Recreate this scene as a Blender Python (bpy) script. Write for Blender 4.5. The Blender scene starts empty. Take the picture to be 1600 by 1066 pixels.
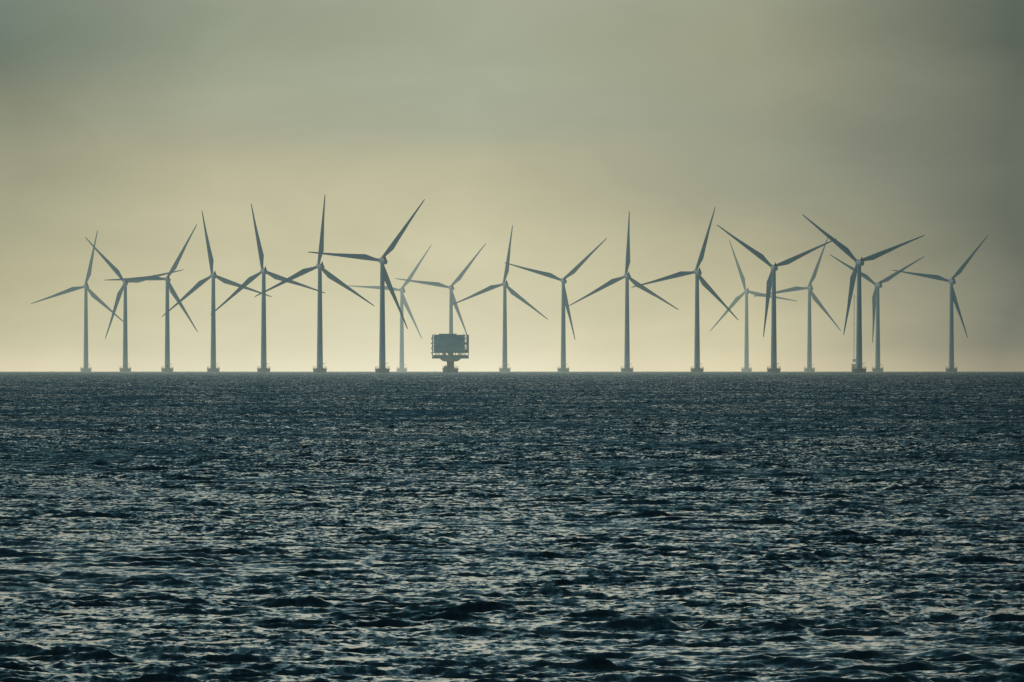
import bpy, bmesh, math
import numpy as np
from mathutils import Vector, Matrix

R_ = math.radians
scene = bpy.context.scene
COL = scene.collection
EARTH = 7.4e6            # effective earth radius (refraction included), metres
CAM_H = 7.4              # eye height above the water

def lin(r, g, b):
    f = lambda c: (c/255/12.92) if c/255 <= 0.04045 else ((c/255+0.055)/1.055)**2.4
    return (f(r), f(g), f(b), 1.0)

def sea_z(d):
    return -d*d/(2*EARTH)

# ------------------------------------------------------------------ object helpers
def tag(o, label=None, cat=None, group=None, kind=None):
    for k, v in (('label', label), ('category', cat), ('group', group), ('kind', kind)):
        if v: o[k] = v
    return o

def empty(name, loc=(0, 0, 0)):
    o = bpy.data.objects.new(name, None)
    o.location = loc; o.empty_display_size = 3
    COL.objects.link(o)
    return o

def build(name, bm, mat, parent=None, smooth=35):
    me = bpy.data.meshes.new(name)
    bmesh.ops.remove_doubles(bm, verts=bm.verts, dist=1e-5)
    bmesh.ops.recalc_face_normals(bm, faces=bm.faces)
    bm.to_mesh(me); bm.free()
    me.materials.append(mat)
    if smooth:
        me.polygons.foreach_set('use_smooth', [True]*len(me.polygons))
        me.set_sharp_from_angle(angle=R_(smooth))
    o = bpy.data.objects.new(name, me)
    COL.objects.link(o)
    if parent: o.parent = parent
    return o

def loft(bm, rings, cap=True):
    """rings: list of lists of points (same count)"""
    vs = [[bm.verts.new(p) for p in r] for r in rings]
    n = len(vs[0])
    for a, b in zip(vs, vs[1:]):
        for i in range(n):
            j = (i+1) % n
            bm.faces.new((a[i], a[j], b[j], b[i]))
    if cap:
        bm.faces.new(list(reversed(vs[0]))); bm.faces.new(vs[-1])

def lathe(bm, prof, n=32, axis='z', off=(0, 0, 0)):
    rings = []
    for r, h in prof:
        ring = []
        for i in range(n):
            a = 2*math.pi*i/n
            x, y = r*math.cos(a), r*math.sin(a)
            p = (x, y, h) if axis == 'z' else (x, h, y)
            ring.append((p[0]+off[0], p[1]+off[1], p[2]+off[2]))
        rings.append(ring)
    loft(bm, rings)

def box(bm, x0, x1, y0, y1, z0, z1, bev=0.0):
    t = bmesh.new()
    bmesh.ops.create_cube(t, size=1.0)
    for v in t.verts:
        v.co = ((x0+x1)/2+v.co.x*(x1-x0), (y0+y1)/2+v.co.y*(y1-y0), (z0+z1)/2+v.co.z*(z1-z0))
    if bev:
        bmesh.ops.bevel(t, geom=t.edges[:], offset=bev, segments=2, affect='EDGES', profile=0.6)
    me = bpy.data.meshes.new('t'); t.to_mesh(me); t.free()
    bm.from_mesh(me); bpy.data.meshes.remove(me)

def bar(bm, p, q, r=0.05, n=6):
    p, q = Vector(p), Vector(q)
    d = (q-p).normalized()
    u = d.orthogonal().normalized(); w = d.cross(u)
    loft(bm, [[tuple(c+u*r*math.cos(2*math.pi*i/n)+w*r*math.sin(2*math.pi*i/n)) for i in range(n)] for c in (p, q)])

# ------------------------------------------------------------------ materials
def nd(nt, typ, **kw):
    n = nt.nodes.new(typ)
    for k, v in kw.items(): setattr(n, k, v)
    return n

def math_n(nt, op, a, b=None, clamp=False):
    n = nd(nt, 'ShaderNodeMath', operation=op, use_clamp=clamp)
    for i, v in enumerate((a, b)):
        if v is None: continue
        if isinstance(v, (int, float)): n.inputs[i].default_value = v
        else: nt.links.new(v, n.inputs[i])
    return n.outputs[0]

def maprange(nt, v, a, b, c, d, smooth=False):
    n = nd(nt, 'ShaderNodeMapRange', interpolation_type='SMOOTHSTEP' if smooth else 'LINEAR', clamp=True)
    nt.links.new(v, n.inputs['Value'])
    for k, x in zip(('From Min', 'From Max', 'To Min', 'To Max'), (a, b, c, d)): n.inputs[k].default_value = x
    return n.outputs['Result']

def ramp(nt, v, stops, interp='LINEAR'):
    n = nd(nt, 'ShaderNodeValToRGB')
    n.color_ramp.interpolation = interp
    el = n.color_ramp.elements
    while len(el) > 1: el.remove(el[-1])
    el[0].position, el[0].color = stops[0]
    for p, c in stops[1:]:
        e = el.new(p); e.color = c
    nt.links.new(v, n.inputs['Fac'])
    return n.outputs['Color']

def mix_rgb(nt, f, a, b, mode='MIX'):
    n = nd(nt, 'ShaderNodeMix', data_type='RGBA', blend_type=mode)
    for s, v in ((0, f), (6, a), (7, b)):
        if isinstance(v, (int, float)): n.inputs[s].default_value = v
        elif isinstance(v, tuple): n.inputs[s].default_value = v
        else: nt.links.new(v, n.inputs[s])
    return n.outputs[2]

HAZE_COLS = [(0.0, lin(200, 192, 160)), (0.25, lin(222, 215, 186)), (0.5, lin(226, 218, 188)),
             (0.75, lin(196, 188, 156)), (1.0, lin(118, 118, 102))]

PAINTED_MIST = [(p, (c[0]*0.72, c[1]*0.88, c[2]*1.0, 1)) for p, c in HAZE_COLS]  # colours of the haze painted onto turbines, platform and mast
SEA_PAINTED_HAZE = [(p, (c[0]*0.62, c[1]*0.81, c[2]*0.96, 1)) for p, c in HAZE_COLS]  # colours of the haze painted onto the water

def painted_haze(nt, prof, lo_near, lo_far, hscale, cols=HAZE_COLS):
    """sea mist painted into surfaces as emission, stronger with distance offshore (world +Y) and towards the water; prof = [(metres, strength)]"""
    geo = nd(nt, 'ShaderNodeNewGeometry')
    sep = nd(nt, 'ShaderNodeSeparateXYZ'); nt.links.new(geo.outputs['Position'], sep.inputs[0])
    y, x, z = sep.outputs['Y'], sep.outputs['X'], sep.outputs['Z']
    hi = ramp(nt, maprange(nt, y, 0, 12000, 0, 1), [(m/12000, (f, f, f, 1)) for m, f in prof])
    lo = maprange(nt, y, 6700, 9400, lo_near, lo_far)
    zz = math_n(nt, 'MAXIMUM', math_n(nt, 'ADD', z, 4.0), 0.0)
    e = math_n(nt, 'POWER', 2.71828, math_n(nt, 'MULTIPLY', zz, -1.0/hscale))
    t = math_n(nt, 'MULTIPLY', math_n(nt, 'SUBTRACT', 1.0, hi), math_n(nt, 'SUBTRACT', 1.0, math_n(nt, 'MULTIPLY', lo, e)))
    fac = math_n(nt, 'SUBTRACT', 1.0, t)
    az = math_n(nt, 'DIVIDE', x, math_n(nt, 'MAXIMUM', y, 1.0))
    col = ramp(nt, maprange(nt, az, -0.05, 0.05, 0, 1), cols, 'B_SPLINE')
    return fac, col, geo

def surface(name, col, rough=0.5, var=0.12, scale=0.6, streak=4.0, metallic=0.0, mist=0.0, lon=0.11, lof=0.26):
    m = bpy.data.materials.new(name); m.use_nodes = True
    nt = m.node_tree; nt.nodes.clear()
    out = nd(nt, 'ShaderNodeOutputMaterial')
    b = nd(nt, 'ShaderNodeBsdfPrincipled')
    tc = nd(nt, 'ShaderNodeTexCoord')
    mp = nd(nt, 'ShaderNodeMapping'); mp.inputs['Scale'].default_value = (scale, scale, scale/streak)
    nt.links.new(tc.outputs['Object'], mp.inputs['Vector'])
    nz = nd(nt, 'ShaderNodeTexNoise'); nz.inputs['Scale'].default_value = 1.0; nz.inputs['Detail'].default_value = 6
    nt.links.new(mp.outputs[0], nz.inputs['Vector'])
    k = maprange(nt, nz.outputs['Fac'], 0.3, 0.7, 1-var, 1+var)
    vm = nd(nt, 'ShaderNodeVectorMath', operation='SCALE'); vm.inputs[0].default_value = col
    nt.links.new(k, vm.inputs['Scale'])
    nt.links.new(vm.outputs[0], b.inputs['Base Color'])
    b.inputs['Roughness'].default_value = rough
    b.inputs['Metallic'].default_value = metallic
    fac, hc, _ = painted_haze(nt, [(6700, 0.08+mist), (7500, 0.085+mist), (8500, 0.12+mist), (8900, 0.15+mist), (9150, 0.22+mist), (9450, 0.31+mist)], lon, lof, 11.0, cols=PAINTED_MIST)
    em = nd(nt, 'ShaderNodeEmission'); nt.links.new(hc, em.inputs['Color'])  # haze imitated by emission mixed into the surface, no mist volume
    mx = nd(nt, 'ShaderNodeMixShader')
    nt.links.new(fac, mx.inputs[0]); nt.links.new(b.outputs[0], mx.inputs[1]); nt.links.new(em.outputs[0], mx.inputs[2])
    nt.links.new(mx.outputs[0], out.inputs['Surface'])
    return m

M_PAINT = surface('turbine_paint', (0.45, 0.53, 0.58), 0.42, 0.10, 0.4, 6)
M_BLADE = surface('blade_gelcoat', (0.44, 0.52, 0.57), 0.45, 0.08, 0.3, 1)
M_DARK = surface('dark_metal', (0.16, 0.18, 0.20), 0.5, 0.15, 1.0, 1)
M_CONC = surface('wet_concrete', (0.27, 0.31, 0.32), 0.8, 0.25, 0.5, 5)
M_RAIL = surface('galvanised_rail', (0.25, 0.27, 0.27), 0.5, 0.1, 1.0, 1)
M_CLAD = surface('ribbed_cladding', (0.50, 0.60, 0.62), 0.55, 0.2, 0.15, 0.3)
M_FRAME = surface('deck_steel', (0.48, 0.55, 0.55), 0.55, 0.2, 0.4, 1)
M_MAST = surface('mast_steel', (0.30, 0.28, 0.26), 0.6, 0.1, 0.5, 1, mist=0.14)  # extra haze emission painted into the distant mast

# ------------------------------------------------------------------ wind turbine prototype parts
# local frame: z up, +Y = up-wind (rotor side), x right; yawed by rotating about z
TILT = R_(6.0); HUB_H = 69.2; OVER = 3.6; BLADE = 46.8

def foundation_bm():
    bm = bmesh.new()
    lathe(bm, [(4.35, -6), (4.35, 1.9), (4.6, 2.0), (4.6, 2.75), (4.5, 2.9), (2.6, 2.9), (2.3, 3.05)], 40)
    return bm

def railing_bm(r=4.4, z0=2.9, h=1.25, n=22):
    bm = bmesh.new()
    pts = [(r*math.cos(2*math.pi*i/n), r*math.sin(2*math.pi*i/n)) for i in range(n)]
    for i, (x, y) in enumerate(pts):
        bar(bm, (x, y, z0-0.05), (x, y, z0+h), 0.05)
        x2, y2 = pts[(i+1) % n]
        for zz in (h, h*0.55): bar(bm, (x, y, z0+zz), (x2, y2, z0+zz), 0.045)
    # boat-landing fenders on the seaward side
    return bm

def ladder_bm():
    bm = bmesh.new()
    for x in (-0.9, 0.9): bar(bm, (x, -4.75, -4), (x, -4.75, 4.1), 0.13, 8)
    for x in (-0.3, 0.3): bar(bm, (x, -4.68, -2), (x, -4.68, 4.1), 0.05)
    for k in range(16): bar(bm, (-0.3, -4.68, -1.6+0.35*k), (0.3, -4.68, -1.6+0.35*k), 0.03)
    return bm

def tower_bm():
    bm = bmesh.new()
    prof = [(2.15, 2.95), (2.15, 3.2), (2.02, 3.3)]
    top = HUB_H-1.45
    for zz in (22.0, 44.0):
        r = 2.02+(1.25-2.02)*(zz-3.3)/(top-3.3)
        prof += [(r, zz-0.1), (r+0.03, zz-0.09), (r+0.03, zz+0.09), (r-0.005, zz+0.1)]
    prof += [(1.25, top), (1.32, top+0.05), (1.32, top+0.3)]
    lathe(bm, prof, 40)
    return bm

def door_bm():
    bm = bmesh.new()
    box(bm, -0.5, 0.5, -2.1, -1.9, 3.3, 5.6, 0.06)
    return bm

def davit_bm():
    bm = bmesh.new()
    bar(bm, (1.8, -0.8, 6.0), (3.6, -1.2, 6.3), 0.10, 8)
    bar(bm, (1.85, -0.85, 5.0), (3.0, -1.1, 6.2), 0.06, 6)
    bar(bm, (3.5, -1.2, 6.3), (3.5, -1.2, 5.6), 0.05, 6)
    return bm

# nacelle / hub / blade local frame: origin at hub centre, +Y up-wind along the shaft
def nacelle_bm():
    bm = bmesh.new()
    prof = [(0.9, -10.6), (1.35, -10.4), (1.55, -9.9), (1.72, -7.0), (1.78, -4.0), (1.75, -1.7), (1.5, -1.35)]
    rings = []
    n = 32
    for r, h in prof:
        ring = []
        for i in range(n):
            a = 2*math.pi*i/n
            c, s = math.cos(a), math.sin(a)
            e = 0.78   # squircle section
            k = 1/((abs(c)**(2/e)+abs(s)**(2/e))**(e/2))
            ring.append((r*c*k*0.98, h, r*s*k*1.02))
        rings.append(ring)
    loft(bm, rings)
    return bm

def fin_bm():
    bm = bmesh.new()
    # rear cooler / instrument fin standing on the nacelle's tail
    for y0, y1, z, w in ((-10.0, -8.2, 1.5, 0.85), (-9.8, -8.5, 2.5, 0.55), (-9.6, -8.8, 3.3, 0.28), (-9.4, -9.1, 4.1, 0.10)):
        pass
    rings = []
    for y0, y1, z, w in ((-10.0, -8.2, 1.45, 0.85), (-9.8, -8.5, 2.4, 0.55), (-9.6, -8.8, 3.2, 0.28), (-9.45, -9.1, 4.1, 0.10)):
        rings.append([(-w, y0, z), (w, y0, z), (w, y1, z), (-w, y1, z)])
    loft(bm, rings)
    return bm

def hub_bm():
    bm = bmesh.new()
    prof = [(1.35, -1.3), (1.55, -1.15), (1.6, -0.4), (1.55, 0.5), (1.3, 1.3), (0.9, 1.85), (0.45, 2.15), (0.12, 2.25)]
    lathe(bm, prof, 32, 'y')
    return bm

def blade_bm():
    bm = bmesh.new()
    st = [(0.9, 1.9, 1.0), (2.4, 1.9, 1.0), (4.0, 2.15, 0.72), (6.0, 2.65, 0.45), (8.0, 3.1, 0.33), (9.6, 3.55, 0.28), (10.6, 3.6, 0.26),
          (12.0, 3.45, 0.24), (15, 3.1, 0.22), (19, 2.7, 0.2), (24, 2.25, 0.19), (29, 1.74, 0.18), (34, 1.38, 0.17),
          (38.5, 1.08, 0.16), (42, 0.88, 0.16), (44.5, 0.72, 0.16), (45.9, 0.58, 0.16), (BLADE, 0.34, 0.2)]
    n = 20
    rings = []
    for r, c, th in st:
        tw = R_(9.0)*max(0, 1-r/30.0)**1.5+R_(2)
        le = 0.95 if r < 10.6 else 0.95-0.62*((r-10.6)/(BLADE-10.6))   # leading edge nearly straight
        ring = []
        for i in range(n):
            a = 2*math.pi*i/n
            circ = th >= 0.99
            x = 0.5*(1-math.cos(a))          # 0 = leading edge, 1 = trailing edge
            s = 1 if math.sin(a) >= 0 else -1
            if circ:
                yy = 0.5*math.sin(a)*th
            else:
                naca = 5*th*(0.2969*math.sqrt(x)-0.1260*x-0.3516*x*x+0.2843*x**3-0.1015*x**4)
                rnd = 0.5*abs(math.sin(a))*th
                k = min(1, max(0, (r-2.4)/7))
                yy = s*(rnd*(1-k)+naca*k)
            px = x*c-le; py = yy*c
            qx = px*math.cos(tw)-py*math.sin(tw); qy = px*math.sin(tw)+py*math.cos(tw)
            bend = 0.0262*r                   # coning
            ring.append((qx, qy+bend, r))
        rings.append(ring)
    loft(bm, rings)
    return bm

def make_turbine():
    t = empty('wind_turbine')
    f = build('foundation', foundation_bm(), M_CONC, t)
    build('railing', railing_bm(), M_RAIL, f)
    build('boat_ladder', ladder_bm(), M_RAIL, f)
    build('davit', davit_bm(), M_DARK, f)
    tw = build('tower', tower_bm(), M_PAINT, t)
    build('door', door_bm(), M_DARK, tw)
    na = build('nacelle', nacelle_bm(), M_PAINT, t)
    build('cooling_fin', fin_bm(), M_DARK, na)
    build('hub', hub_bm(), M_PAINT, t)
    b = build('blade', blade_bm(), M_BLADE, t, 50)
    for k in range(2):
        c = b.copy(); COL.objects.link(c); c.parent = t
    return t

def pose(t, yaw, phase):
    axis = Vector((0, 0, HUB_H))
    rig = Matrix.Rotation(yaw, 4, 'Z') @ Matrix.Translation(axis) @ Matrix.Rotation(TILT, 4, 'X') @ Matrix.Translation((0, OVER, 0))
    k = 0
    for ch in t.children:
        nm = ch.name.split('.')[0]
        if nm in ('nacelle', 'hub'): ch.matrix_local = rig
        elif nm == 'blade':
            ch.matrix_local = rig @ Matrix.Rotation(phase+k*2*math.pi/3, 4, 'Y'); k += 1

def copy_tree(o, parent=None):
    c = o.copy(); COL.objects.link(c)
    c.parent = parent
    for ch in list(o.children): copy_tree(ch, c)
    return c

F_PX = 17290.0
def place(px, D):
    """bearing of a column of the photograph -> position on the sea at distance D"""
    a = (px-800)/F_PX
    return (D*math.sin(a), D*math.cos(a), sea_z(D))

# bearing column, hub row, yaw deg, phase deg, label
TURB = [
 (134.6, 447.5, 12.5, 12.0, 'leftmost wind turbine of the row, one blade stretching out left over empty sky'),
 (196.0, 441.0, 8.0, -41.7, 'second turbine from the left, one blade crossing the upright blade of the leftmost turbine'),
 (261.6, 436.0, 10.4, 28.8, 'third turbine from the left, its level blade meeting the level blade of the second turbine'),
 (333.4, 429.7, 12.8, -10.1, 'fourth turbine from the left, top blade leaning slightly left over two drooping blades'),
 (412.1, 423.1, 12.6, -10.7, 'fifth turbine from the left, top blade leaning left over two drooping blades'),
 (499.8, 415.7, 15.5, 4.3, 'sixth turbine from the left, its almost upright blade crossed by a level blade'),
 (597.4, 406.8, 17.0, 36.1, 'tallest dark turbine left of the substation platform, one blade level across its left neighbour'),
 (627.8, 453.4, 15.3, 34.4, 'pale hazy turbine right behind the tallest dark turbine, left of the substation platform'),
 (704.8, 449.3, 11.4, 39.0, 'turbine rising behind the box-shaped substation platform, which hides its lower tower'),
 (788.8, 443.4, 13.4, 7.8, 'first turbine right of the substation platform, one blade nearly upright'),
 (880.2, 438.1, 10.4, 46.6, 'second turbine right of the substation platform, lower blade hanging down close along its tower'),
 (979.8, 431.0, 11.1, 2.1, 'turbine right of the photo centre with one blade straight up and two drooping evenly'),
 (1089.2, 424.7, 15.4, 16.4, 'fourth turbine right of the platform, steep top blade leaning slightly right'),
 (1166.5, 454.8, 10.0, -18.9, 'small pale turbine on the right with top blade leaning left below a larger blade tip'),
 (1209.0, 417.4, 9.5, -53.6, 'large Y-posed dark turbine between the two small pale turbines on the right'),
 (1264.7, 449.8, 14.0, 20.9, 'small pale turbine between the two large Y-posed turbines on the right'),
 (1342.2, 409.2, 14.1, -50.9, 'large dark Y-posed turbine standing beside the thin lattice mast'),
 (1371.3, 445.0, 19.0, -59.1, 'smaller Y-posed turbine close behind and right of the turbine beside the lattice mast'),
 (1486.3, 439.3, 14.7, 40.2, 'rightmost wind turbine of the row, standing apart against the darkest sky'),
]
def dist_from_hub(hy):
    # HUB_H - D^2/2R - CAM_H = D * elevation
    el = (581.0-hy)/F_PX - math.sqrt(2*CAM_H/EARTH)
    hz = HUB_H + OVER*math.sin(TILT) - CAM_H
    a, b, c = 1/(2*EARTH), el, -hz
    return (-b+math.sqrt(b*b-4*a*c))/(2*a)

proto = make_turbine()
for i, (px, hy, yaw, ph, lab) in enumerate(TURB):
    t = proto if i == 0 else copy_tree(proto)
    D = dist_from_hub(hy)
    t.location = place(px, D)
    pose(t, R_(yaw), R_(ph))
    tag(t, lab, 'wind turbine', 'wind turbines standing in the sea')

# ------------------------------------------------------------------ substation platform
def make_substation():
    D = 6830.0
    s = empty('transformer_platform', place(703.8, D))
    tag(s, 'boxy offshore transformer platform on a single short column in front of the turbines', 'platform')
    bm = bmesh.new()
    lathe(bm, [(4.75, -6), (4.75, 2.2), (5.05, 2.3), (5.05, 2.95), (4.95, 3.05), (2.9, 3.05)], 40)
    fo = build('foundation', bm, M_CONC, s)
    build('railing', railing_bm(4.85, 3.05, 1.25, 20), M_RAIL, fo)
    bm = bmesh.new()
    box(bm, -4.2, -2.35, -1.4, 1.4, 3.05, 4.35, 0.08); box(bm, -3.1, -2.4, -2.6, -1.5, 3.05, 5.0, 0.06)
    build('equipment_cabinet', bm, M_FRAME, fo)
    bm = bmesh.new()
    lathe(bm, [(2.55, 3.0), (2.35, 3.5), (2.2, 4.2), (2.15, 6.6), (2.5, 7.1), (2.9, 7.3)], 32)
    build('column', bm, M_CONC, s)
    bm = bmesh.new()
    lathe(bm, [(4.0, 7.25), (4.5, 7.4), (5.9, 8.3), (6.5, 8.95), (6.4, 9.05)], 40)
    build('support_cone', bm, M_FRAME, s)
    # cable deck: slab, posts and rails that leave openings one can see through
    x0, x1, y0, y1 = -11.35, 11.35, -10.0, 10.0
    bm = bmesh.new()
    box(bm, x0, x1, y0, y1, 9.0, 9.6, 0.05)
    box(bm, x0+0.3, x1-0.3, -0.6, 0.6, 9.6, 11.1)          # cable trays and pipework across the deck
    box(bm, -9.5, 9.6, -7.5, -6.7, 9.6, 11.0)
    box(bm, x0, x1, y0, y1, 12.45, 12.95, 0.05)
    dk = build('cable_deck', bm, M_FRAME, s)
    bm = bmesh.new()
    for x in np.linspace(x0+0.3, x1-0.3, 12):
        for y in (y0+0.25, 0, y1-0.25):
            bar(bm, (x, y, 9.5), (x, y, 12.5), 0.17, 6)
    for a, b in ((-1.4, 1.7), (-4.4, -3.2), (5.6, 6.4)):
        box(bm, a, b, -5, 5, 11.0, 12.5)
    for z in (10.6, 11.2):
        for y in (y0+0.1, y1-0.1): bar(bm, (x0, y, z), (x1, y, z), 0.06)
    for a, b in zip(np.linspace(-9.5, 6.3, 6), np.linspace(-6.3, 9.5, 6)):
        bar(bm, (a, y0+0.3, 9.6), ((a+b)/2, y0+0.3, 12.5), 0.12); bar(bm, ((a+b)/2, y0+0.3, 12.5), (b, y0+0.3, 9.6), 0.12)
    build('deck_post', bm, M_FRAME, dk)
    # clad transformer house with horizontal ribs
    bm = bmesh.new()
    box(bm, -9.6, 8.5, -9.2, 9.2, 12.95, 23.4, 0.1)
    for z in np.arange(13.6, 23.2, 0.5): box(bm, -9.5, 8.4, -9.27, -9.15, z, z+0.26)
    ho = build('transformer_house', bm, M_CLAD, s)
    bm = bmesh.new()
    for z in (16.6, 20.1): box(bm, -9.7, 8.6, -9.36, -9.12, z, z+0.3)
    for x in (-3.7, 2.4): box(bm, x, x+0.25, -9.34, -9.12, 12.95, 23.4)
    build('wall_beam', bm, M_FRAME, ho)
    bm = bmesh.new()
    box(bm, -11.3, 11.35, -9.6, 9.6, 23.4, 23.75, 0.05)
    rf = build('roof', bm, M_FRAME, s)
    bm = bmesh.new()
    box(bm, -7.2, 3.8, -6, 6, 23.75, 24.35, 0.06)
    build('roof_hatch', bm, M_CLAD, rf)
    bm = bmesh.new()
    for (x, h) in ((8.3, 1.5), (-9.8, 0.9)): bar(bm, (x, -8, 23.7), (x, -8, 23.75+h), 0.09)
    build('antenna', bm, M_DARK, rf)
    # stair towers with landings on either side
    def stair(xa, xb, ext, nm):
        bm = bmesh.new()
        for x in (xa, xb):
            for y in (-9.3, -4.5, 4.5, 9.3): bar(bm, (x, y, 12.9), (x, y, 23.5), 0.16, 6)
        for k, z in enumerate((15.2, 18.0, 21.0)):
            box(bm, xa-0.1, xb+0.1, -9.5, 9.5, z, z+0.3)
            for zz in (0.6, 1.1): bar(bm, (xa, -9.45, z+zz), (xb, -9.45, z+zz), 0.05)
        zs = (12.9, 15.3, 18.1, 21.1, 23.4)
        for k, (za, zb) in enumerate(zip(zs, zs[1:])):
            a, b = (-8.5, 8.5) if k % 2 else (8.5, -8.5)
            xm = (xa+xb)/2
            for w in (-0.35, 0.35): bar(bm, (xm+w, a, za), (xm+w, b, zb), 0.13)
            bar(bm, (xa, -9.3, za), (xb, -9.3, zb), 0.09); bar(bm, (xb, -9.3, za), (xa, -9.3, zb), 0.09)
        st = build(nm, bm, M_FRAME, s)
        if ext:
            b2 = bmesh.new()
            for z in (12.0, 15.0, 18.0, 21.0): box(b2, xa-0.7, xa+0.1, -9.2, -7.4, z, z+0.7, 0.05)  # balcony ends jutting out at the landings
            build('balcony_end', b2, M_DARK, st)
        return st
    stair(-11.2, -9.75, True, 'stair_tower')
    st = stair(8.75, 11.2, False, 'stair_tower')
    bm = bmesh.new()
    box(bm, 10.1, 11.3, -9.4, 9.0, 12.95, 23.4, 0.05)
    box(bm, 8.7, 10.1, -9.0, 9.0, 12.95, 14.6); box(bm, 8.7, 10.1, -9.0, 9.0, 17.6, 18.9)
    build('stair_cladding', bm, M_FRAME, st)
    return s
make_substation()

# ------------------------------------------------------------------ lattice met mast
def make_mast():
    D = 9150.0
    t = empty('lattice_mast', place(1334.6, D))
    tag(t, 'thin hazy lattice measuring mast just left of a large turbine tower', 'mast')
    bm = bmesh.new()
    lathe(bm, [(2.2, -6), (2.2, 6.0), (1.8, 6.2)], 24)
    build('foundation', bm, M_MAST, t)
    bm = bmesh.new()
    lathe(bm, [(2.6, 6.2), (2.6, 6.6)], 16)
    box(bm, -1.3, 1.3, -1.1, 1.1, 8.2, 10.6, 0.08)
    for x in (-1.1, 1.1):
        for y in (-1, 1): bar(bm, (x, y, 6.5), (x, y, 8.3), 0.1)
    build('cabin', bm, M_MAST, t)
    bm = bmesh.new()
    H0, H1 = 10.5, 64.0
    def corner(k, z):
        w = 0.85+(0.32-0.85)*(z-H0)/(H1-H0)
        a = math.pi/2+k*2*math.pi/3
        return (w*math.cos(a), w*math.sin(a), z)
    zs = np.linspace(H0, H1, 36)
    for k in range(3):
        bar(bm, corner(k, H0), corner(k, H1), 0.075)
        for a, b in zip(zs, zs[1:]):
            bar(bm, corner(k, a), corner((k+1) % 3, b), 0.035, 4)
            bar(bm, corner(k, b), corner((k+1) % 3, b), 0.03, 4)
    la = build('lattice', bm, M_MAST, t)
    bm = bmesh.new()
    for z in (26, 39, 52, 62): bar(bm, (-1.8, 0, z), (1.8, 0, z), 0.05); bar(bm, (-1.8, 0, z), (-1.8, 0, z+0.8), 0.06); bar(bm, (1.8, 0, z), (1.8, 0, z+0.8), 0.06)
    bar(bm, (0, 0, 63.5), (0, 0, 66), 0.05)
    build('sensor_arm', bm, M_MAST, la)
make_mast()

# ------------------------------------------------------------------ the sea: one curved sheet with wind waves
def wave_tile(L, N, seed, wind_az, Hs, lp, spread=2.0):
    """random wind sea on a periodic L x L tile: height and the two choppy horizontal shifts"""
    rng = np.random.default_rng(seed)
    k1 = 2*np.pi*np.fft.fftfreq(N, L/N)
    kx, ky = np.meshgrid(k1, k1, indexing='xy')
    k = np.hypot(kx, ky); k[0, 0] = 1
    g = 9.81
    w = np.sqrt(g*k); wp = math.sqrt(g*2*np.pi/lp)
    sig = np.where(w < wp, 0.07, 0.09)
    S = w**-4.5*np.exp(-1.25*(wp/w)**4)*2.6**np.exp(-((w-wp)**2)/(2*sig**2*wp**2))
    Sk = S*0.5*np.sqrt(g/k)/k                      # to k-space density
    th = np.arctan2(ky, kx)-wind_az
    sp = spread*np.clip((w/wp)**-0.6, 0.3, 1.0)
    Dr = np.where(np.cos(th) > 0, np.abs(np.cos(th/1.0))**(2*sp), 0.0)
    E = Sk*Dr; E[0, 0] = 0
    amp = np.sqrt(E)*(rng.normal(size=(N, N))+1j*rng.normal(size=(N, N)))
    sc = 1.0
    h = np.fft.ifft2(amp).real
    sc = (Hs/4)/h.std()
    dx = np.fft.ifft2(1j*kx/k*amp).real
    dy = np.fft.ifft2(1j*ky/k*amp).real
    # crests where the surface bunches up most: foam
    c = 0.9*sc*N/L
    J = (1+c*np.gradient(dx, axis=1))*(1+c*np.gradient(dy, axis=0))-(c*np.gradient(dx, axis=0))*(c*np.gradient(dy, axis=1))
    J = sum(np.roll(np.roll(J, i, 0), j, 1) for i in (-1, 0, 1) for j in (-2, -1, 0, 1, 2))/15
    q0, q1 = np.quantile(J, (0.0008, 0.006))
    foam = np.clip((q1-J)/(q1-q0), 0, 1)
    return tuple(v.astype(np.float32) for v in (h*sc, dx*sc, dy*sc, foam))

def sample(tile, L, X, Y, rot):
    c, s = math.cos(rot), math.sin(rot)
    N = tile[0].shape[0]
    u = ((X*c+Y*s)*(N/L)).astype(np.float64); v = ((-X*s+Y*c)*(N/L)).astype(np.float64)
    u0 = np.floor(u); v0 = np.floor(v)
    fu = (u-u0).astype(np.float32); fv = (v-v0).astype(np.float32)
    i0 = np.mod(u0, N).astype(np.int32); j0 = np.mod(v0, N).astype(np.int32)
    i1 = (i0+1) % N; j1 = (j0+1) % N
    o = []
    for t in tile:
        o.append((t[j0, i0]*(1-fu)+t[j0, i1]*fu)*(1-fv)+(t[j1, i0]*(1-fu)+t[j1, i1]*fu)*fv)
    h, a, b, f = o
    return h, a*c-b*s, a*s+b*c, f

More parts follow.
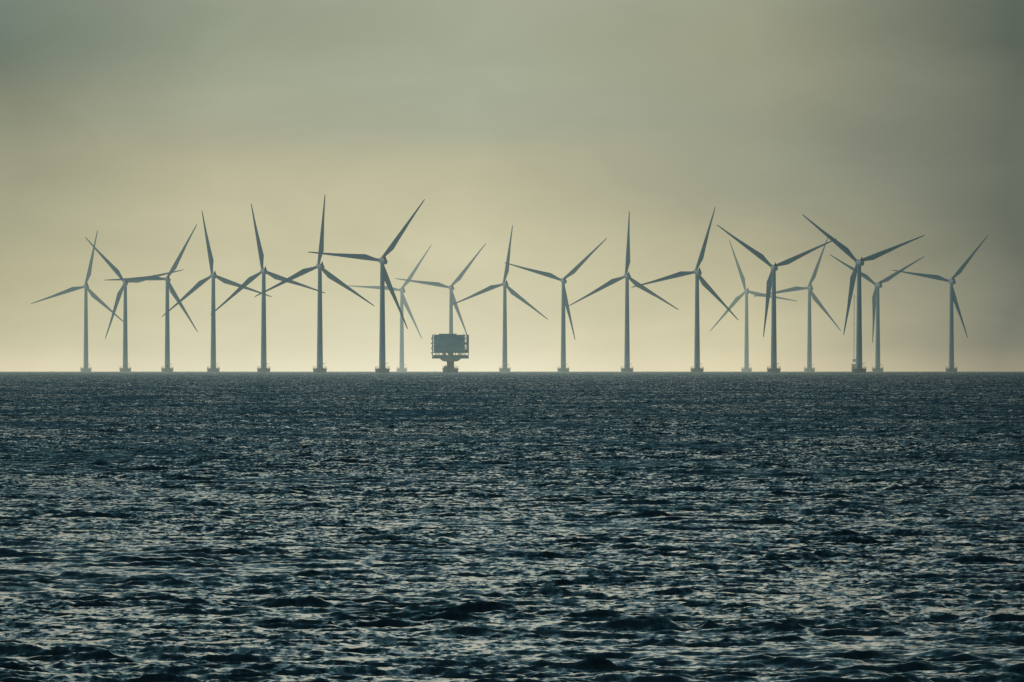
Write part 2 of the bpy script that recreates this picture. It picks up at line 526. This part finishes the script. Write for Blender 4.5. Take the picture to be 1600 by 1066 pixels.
def sea_material():
    m = bpy.data.materials.new('sea_water'); m.use_nodes = True
    nt = m.node_tree; nt.nodes.clear()
    out = nd(nt, 'ShaderNodeOutputMaterial')
    b = nd(nt, 'ShaderNodeBsdfPrincipled')
    b.inputs['Base Color'].default_value = (0.004, 0.012, 0.016, 1)
    b.inputs['Roughness'].default_value = 0.06
    b.inputs['IOR'].default_value = 1.333
    fac, hc, geo = painted_haze(nt, [(2200, 0.0), (3500, 0.03), (5000, 0.11), (6500, 0.25), (8500, 0.46), (10500, 0.72)], 0.0, 0.0, 60.0, SEA_PAINTED_HAZE)
    # ripples too small for the mesh: a random slope field added to the surface normal
    tot = None
    for sx, sy, amp, det in ((1.0, 0.62, 0.40, 3.0), (4.2, 1.8, 0.46, 4.0)):
        mp = nd(nt, 'ShaderNodeMapping'); mp.inputs['Scale'].default_value = (sx, sy, 0)
        mp.inputs['Rotation'].default_value = (0, 0, R_(-12))
        nt.links.new(geo.outputs['Position'], mp.inputs['Vector'])
        nz = nd(nt, 'ShaderNodeTexNoise'); nz.noise_dimensions = '2D'
        nz.inputs['Scale'].default_value = 1.0; nz.inputs['Detail'].default_value = det; nz.inputs['Roughness'].default_value = 0.6
        nt.links.new(mp.outputs[0], nz.inputs['Vector'])
        v = nd(nt, 'ShaderNodeVectorMath', operation='MULTIPLY_ADD')
        nt.links.new(nz.outputs['Color'], v.inputs[0])
        v.inputs[1].default_value = (amp, amp, 0)
        v.inputs[2].default_value = (-0.5*amp, -0.5*amp, 0)
        if tot is None: tot = v.outputs[0]
        else:
            a = nd(nt, 'ShaderNodeVectorMath', operation='ADD')
            nt.links.new(tot, a.inputs[0]); nt.links.new(v.outputs[0], a.inputs[1]); tot = a.outputs[0]
    # gust patches: ripples come and go over tens of metres
    gm = nd(nt, 'ShaderNodeMapping'); gm.inputs['Scale'].default_value = (0.05, 0.018, 0)
    nt.links.new(geo.outputs['Position'], gm.inputs['Vector'])
    gn = nd(nt, 'ShaderNodeTexNoise'); gn.noise_dimensions = '2D'; gn.inputs['Scale'].default_value = 1.0; gn.inputs['Detail'].default_value = 3
    nt.links.new(gm.outputs[0], gn.inputs['Vector'])
    gs = nd(nt, 'ShaderNodeVectorMath', operation='SCALE')
    nt.links.new(tot, gs.inputs[0]); nt.links.new(maprange(nt, gn.outputs['Fac'], 0.3, 0.7, 0.35, 1.7), gs.inputs['Scale'])
    tot = gs.outputs[0]
    # offshore the mesh no longer carries the short steep wave fronts that face the shore: lean the normals that way
    sp = nd(nt, 'ShaderNodeSeparateXYZ'); nt.links.new(geo.outputs['Position'], sp.inputs[0])
    cy = nd(nt, 'ShaderNodeCombineXYZ')
    lean = ramp(nt, maprange(nt, sp.outputs['Y'], 0, 4000, 0, 1), [(0.06, (0.03,)*3+(1,)), (0.11, (0.075,)*3+(1,)), (0.2, (0.155,)*3+(1,)), (0.35, (0.185,)*3+(1,)), (1.0, (0.175,)*3+(1,))])
    nt.links.new(math_n(nt, 'MULTIPLY', lean, -1.0), cy.inputs['Y'])
    a0 = nd(nt, 'ShaderNodeVectorMath', operation='ADD')
    nt.links.new(tot, a0.inputs[0]); nt.links.new(cy.outputs[0], a0.inputs[1]); tot = a0.outputs[0]
    a = nd(nt, 'ShaderNodeVectorMath', operation='ADD')
    nt.links.new(tot, a.inputs[0]); nt.links.new(geo.outputs['Normal'], a.inputs[1])
    n = nd(nt, 'ShaderNodeVectorMath', operation='NORMALIZE'); nt.links.new(a.outputs[0], n.inputs[0])
    nt.links.new(n.outputs[0], b.inputs['Normal'])
    em = nd(nt, 'ShaderNodeEmission'); nt.links.new(hc, em.inputs['Color'])  # distance haze painted into the water as emission
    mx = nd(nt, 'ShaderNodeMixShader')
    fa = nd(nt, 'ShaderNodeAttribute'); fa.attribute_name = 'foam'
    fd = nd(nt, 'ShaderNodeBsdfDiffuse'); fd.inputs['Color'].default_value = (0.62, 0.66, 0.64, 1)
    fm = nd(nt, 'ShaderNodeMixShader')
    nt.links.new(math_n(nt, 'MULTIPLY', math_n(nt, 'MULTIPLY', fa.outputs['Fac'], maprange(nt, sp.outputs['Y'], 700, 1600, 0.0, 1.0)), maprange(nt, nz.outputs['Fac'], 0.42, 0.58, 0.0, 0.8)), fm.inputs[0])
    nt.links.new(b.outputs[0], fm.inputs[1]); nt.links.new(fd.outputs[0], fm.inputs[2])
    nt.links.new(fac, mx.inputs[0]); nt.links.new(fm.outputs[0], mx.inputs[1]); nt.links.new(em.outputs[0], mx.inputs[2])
    nt.links.new(mx.outputs[0], out.inputs['Surface'])
    return m

def sea_block(d, ang, tiles):
    """polar patch of the sheet: rows at distances d, columns at bearings ang"""
    dd, aa = np.meshgrid(d, ang, indexing='ij')
    X = dd*np.sin(aa); Y = dd*np.cos(aa)
    H = np.zeros_like(X); DX = np.zeros_like(X); DY = np.zeros_like(X)
    F = np.zeros_like(X)
    # wave groups: calmer water between sets of steeper crests
    G = np.zeros_like(X)
    for (t, L, rot), w in zip(GROUPS, (0.13, 0.30)): G += w*sample(t, L, X, Y, rot)[0]
    G = np.clip(0.84*np.exp(G), 0.4, 1.6)
    for t, L, rot, reach in tiles:
        if d[0] > reach*0.9: continue
        h, a, b, f = sample(t, L, X, Y, rot)
        k = np.clip((reach-dd)/(0.5*reach), 0, 1)*G
        H += h*k; DX += a*k; DY += b*k
        if reach > 1e6: F = F+f*(G > 1.15)
    # the sheet's coarse outskirts carry no mesh waves
    da = np.gradient(ang)
    fade = np.clip(1.2-(dd*da[None, :])/2.5, 0, 1)
    fade[:, (np.abs(ang) <= FINE+1e-6)] = 1
    fade = fade*np.clip((dd-140)/60, 0, 1)*np.clip((13000-dd)/1500, 0, 1)
    CH = 1.0
    co = np.stack([X+CH*DX*fade, Y+CH*DY*fade, -dd*dd/(2*EARTH)+H*fade], -1).reshape(-1, 3).astype(np.float32)
    nr, nc = len(d), len(ang)
    idx = np.arange(nr*nc, dtype=np.int32).reshape(nr, nc)
    q = np.stack([idx[:-1, :-1], idx[:-1, 1:], idx[1:, 1:], idx[1:, :-1]], -1).reshape(-1, 4)
    seam = np.stack([idx[:-1, -1], idx[:-1, 0], idx[1:, 0], idx[1:, -1]], -1)
    return co, np.concatenate([q, seam])[:, ::-1], (F*fade).ravel().astype(np.float32)

FINE = R_(3.7)
def group_tile(L, N, seed, size):
    rng = np.random.default_rng(seed)
    k1 = 2*np.pi*np.fft.fftfreq(N, L/N)
    kx, ky = np.meshgrid(k1, k1, indexing='xy')
    f = np.fft.ifft2(np.fft.fft2(rng.normal(size=(N, N)))*np.exp(-(kx*kx*1.0+ky*ky*1.6)*size*size/2)).real
    f = (f/f.std()).astype(np.float32)
    return (f, f, f, f)
GROUPS = [(group_tile(311.0, 512, 3, 6.0), 311.0, R_(31)), (group_tile(97.0, 512, 4, 1.3), 97.0, R_(-8))]
def make_sea():
    d = [3.0, 12.0, 30.0, 60.0, 100.0, 150.0, 190.0, 215.0]
    while d[-1] < 900: d.append(d[-1]+0.00018*d[-1]**1.3)
    e = [885.0]
    while e[-1] < 12500: e.append(e[-1]+min(0.0002*e[-1]**1.3, 3.0+max(0, e[-1]-3000)*0.0008))
    e += [13500, 15000, 18000, 24000, 34000]
    side = FINE+np.cumsum(np.geomspace(R_(0.012), R_(14), 40))
    side = side[side < math.pi-0.02]
    wind = R_(-90-14)        # waves run towards the shore
    tiles = [(wave_tile(173.0, 1024, 5, wind, 0.25, 7.8), 173.0, R_(9), 1e9), (wave_tile(131.0, 1024, 9, wind, 0.17, 3.2), 131.0, R_(-17), 1e9),
             (wave_tile(43.0, 512, 21, wind, 0.065, 1.25), 43.0, R_(23), 900.0)]
    co, q, fo = [], [], []
    n = 0
    for rows, ncol in ((d, 980), (e, 640)):
        ang = np.concatenate([-side[::-1], np.linspace(-FINE, FINE, ncol), side])
        c, f, w = sea_block(np.array(rows), ang, tiles)
        co.append(c); q.append(f+n); fo.append(w); n += len(c)
    co = np.concatenate(co); q = np.ascontiguousarray(np.concatenate(q))
    me = bpy.data.meshes.new('sea')
    me.vertices.add(len(co)); me.vertices.foreach_set('co', co.ravel())
    me.loops.add(q.size); me.loops.foreach_set('vertex_index', q.ravel())
    me.polygons.add(len(q))
    me.polygons.foreach_set('loop_start', np.arange(0, q.size, 4, dtype=np.int32))
    me.polygons.foreach_set('use_smooth', np.ones(len(q), dtype=bool))
    me.update(calc_edges=True)
    at = me.attributes.new('foam', 'FLOAT', 'POINT'); at.data.foreach_set('value', np.concatenate(fo))
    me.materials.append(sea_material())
    o = bpy.data.objects.new('sea', me); COL.objects.link(o)
    tag(o, 'dark choppy sea with small wind waves reaching the horizon', kind='structure')
    print('sea verts', len(co))
make_sea()

# ------------------------------------------------------------------ sky and sun
SUN_EL, SUN_AZ = R_(56), R_(-75)       # azimuth from +Y, negative = left
def make_world():
    w = bpy.data.worlds.new('World'); scene.world = w; w.use_nodes = True
    nt = w.node_tree; nt.nodes.clear()
    out = nd(nt, 'ShaderNodeOutputWorld')
    tc = nd(nt, 'ShaderNodeTexCoord')
    sep = nd(nt, 'ShaderNodeSeparateXYZ'); nt.links.new(tc.outputs['Generated'], sep.inputs[0])
    # soft noise drifts the cloud deck's edges
    mp = nd(nt, 'ShaderNodeMapping'); mp.inputs['Scale'].default_value = (28, 28, 110)
    nt.links.new(tc.outputs['Generated'], mp.inputs['Vector'])
    nz = nd(nt, 'ShaderNodeTexNoise'); nz.inputs['Scale'].default_value = 1.0; nz.inputs['Detail'].default_value = 4
    nz.inputs['Roughness'].default_value = 0.45
    nt.links.new(mp.outputs[0], nz.inputs['Vector'])
    nf = math_n(nt, 'SUBTRACT', nz.outputs['Fac'], 0.5)
    el = sep.outputs['Z']
    wob = math_n(nt, 'MULTIPLY', nf, maprange(nt, el, 0.002, 0.02, 0.0, 0.0035))
    elw = math_n(nt, 'MAXIMUM', math_n(nt, 'ADD', math_n(nt, 'ADD', el, wob), 0.0014), 0.0)
    t = math_n(nt, 'DIVIDE', elw, math_n(nt, 'ADD', elw, 0.05))
    T = lambda y: ((581-y)/F_PX)/((581-y)/F_PX+0.05)
    up = [(0.55, (0.39, 0.42, 0.335, 1)), (0.667, (0.84, 0.84, 0.67, 1)), (0.75, (0.66, 0.69, 0.57, 1)), (0.81, (0.205, 0.345, 0.375, 1)), (0.858, (0.058, 0.152, 0.182, 1)), (0.905, (0.007, 0.041, 0.059, 1)), (0.96, (0.011, 0.041, 0.058, 1))]
    cols = [
      [(578, (224, 214, 182)), (540, (200, 196, 165)), (450, (181, 175, 140)), (350, (169, 169, 141)), (250, (157, 158, 132)), (150, (131, 135, 115)), (90, (114, 125, 111)), (0, (107, 122, 111))],
      [(578, (235, 228, 199)), (540, (218, 213, 182)), (450, (208, 203, 170)), (350, (198, 193, 160)), (250, (183, 179, 149)), (200, (168, 169, 145)), (100, (155, 162, 140)), (0, (138, 145, 125))],
      [(578, (235, 228, 199)), (540, (219, 214, 184)), (400, (203, 199, 165)), (300, (195, 190, 158)), (240, (183, 181, 152)), (200, (168, 172, 150)), (120, (165, 172, 150)), (0, (164, 168, 145))],
      [(578, (226, 215, 180)), (540, (208, 202, 168)), (450, (194, 188, 155)), (370, (176, 172, 142)), (300, (153, 155, 134)), (200, (150, 153, 132)), (100, (160, 160, 135)), (0, (150, 152, 128))],
      [(578, (156, 149, 126)), (540, (125, 127, 112)), (450, (112, 116, 103)), (400, (104, 110, 98)), (300, (101, 107, 96)), (200, (104, 110, 98)), (100, (95, 103, 92)), (0, (83, 94, 85))],
    ]
    az = math_n(nt, 'ADD', sep.outputs['X'], math_n(nt, 'MULTIPLY', nf, 0.012))
    pos = [(x-800)/F_PX for x in (25, 355, 750, 1165, 1575)]
    cur = None
    for i, c in enumerate(cols):
        st = [(T(y), lin(*rgb)) for y, rgb in c]
        k = (0.78, 1.0, 1.0, 0.92, 0.5)[i]
        st += [(p, (q[0]*k, q[1]*k, q[2]*k, 1)) for p, q in up]
        r = ramp(nt, t, st, 'B_SPLINE')
        cur = r if cur is None else mix_rgb(nt, maprange(nt, az, pos[i-1], pos[i], 0, 1, i in (1, 4) and False), cur, r)
    # unseen sky behind the camera, tinted teal to colour the turbines' near faces
    back = mix_rgb(nt, 1.0, cur, (0.48, 1.02, 1.28, 1), 'MULTIPLY')
    cur = mix_rgb(nt, maprange(nt, sep.outputs['Y'], -0.4, 0.4, 1, 0, True), cur, back)
    # faint streaky cloud structure
    mp2 = nd(nt, 'ShaderNodeMapping'); mp2.inputs['Scale'].default_value = (34, 34, 80); mp2.inputs['Location'].default_value = (3, 1, 7)
    nt.links.new(tc.outputs['Generated'], mp2.inputs['Vector'])
    n2 = nd(nt, 'ShaderNodeTexNoise'); n2.inputs['Scale'].default_value = 1.6; n2.inputs['Detail'].default_value = 7; n2.inputs['Roughness'].default_value = 0.55; n2.inputs['Distortion'].default_value = 0.6
    nt.links.new(mp2.outputs[0], n2.inputs['Vector'])
    var = maprange(nt, n2.outputs['Fac'], 0.3, 0.7, 0.972, 1.085)
    sc = nd(nt, 'ShaderNodeVectorMath', operation='SCALE'); nt.links.new(cur, sc.inputs[0]); nt.links.new(var, sc.inputs['Scale'])
    bg = nd(nt, 'ShaderNodeBackground'); nt.links.new(sc.outputs[0], bg.inputs['Color']); bg.inputs['Strength'].default_value = 1.0
    sky = nd(nt, 'ShaderNodeTexSky', sky_type='NISHITA', sun_disc=False)
    sky.sun_elevation = SUN_EL; sky.sun_rotation = SUN_AZ; sky.dust_density = 4
    bg2 = nd(nt, 'ShaderNodeBackground'); nt.links.new(sky.outputs[0], bg2.inputs['Color']); bg2.inputs['Strength'].default_value = 0.08
    mx = nd(nt, 'ShaderNodeMixShader'); mx.inputs[0].default_value = 0.03     # the cloud deck covers nearly all of the clear sky
    nt.links.new(bg.outputs[0], mx.inputs[1]); nt.links.new(bg2.outputs[0], mx.inputs[2])
    nt.links.new(mx.outputs[0], out.inputs['Surface'])
make_world()

sd = bpy.data.lights.new('sun', 'SUN'); sd.energy = 0.9; sd.angle = R_(12); sd.color = (1.0, 0.93, 0.80)
so = bpy.data.objects.new('sun', sd); COL.objects.link(so)
s = Vector((math.sin(SUN_AZ)*math.cos(SUN_EL), math.cos(SUN_AZ)*math.cos(SUN_EL), math.sin(SUN_EL)))
so.rotation_euler = s.to_track_quat('Z', 'Y').to_euler()
so.location = (0, 0, 200)

# ------------------------------------------------------------------ camera
cd = bpy.data.cameras.new('camera'); cam = bpy.data.objects.new('camera', cd); COL.objects.link(cam)
cam.location = (0, 0, CAM_H)
pitch = (581.0-533.0)/F_PX - math.sqrt(2*CAM_H/EARTH)
cam.rotation_euler = (math.pi/2+pitch, 0, 0)
cd.sensor_width = 36; cd.lens = F_PX/1600*36
cd.clip_start = 1.0; cd.clip_end = 60000
scene.camera = cam

scene.view_settings.view_transform = 'Standard'
scene.view_settings.look = 'None'
scene.view_settings.exposure = 0; scene.view_settings.gamma = 1
scene.render.engine = 'CYCLES'
scene.cycles.use_denoising = False
scene.cycles.max_bounces = 4
scene.cycles.sample_clamp_indirect = 3
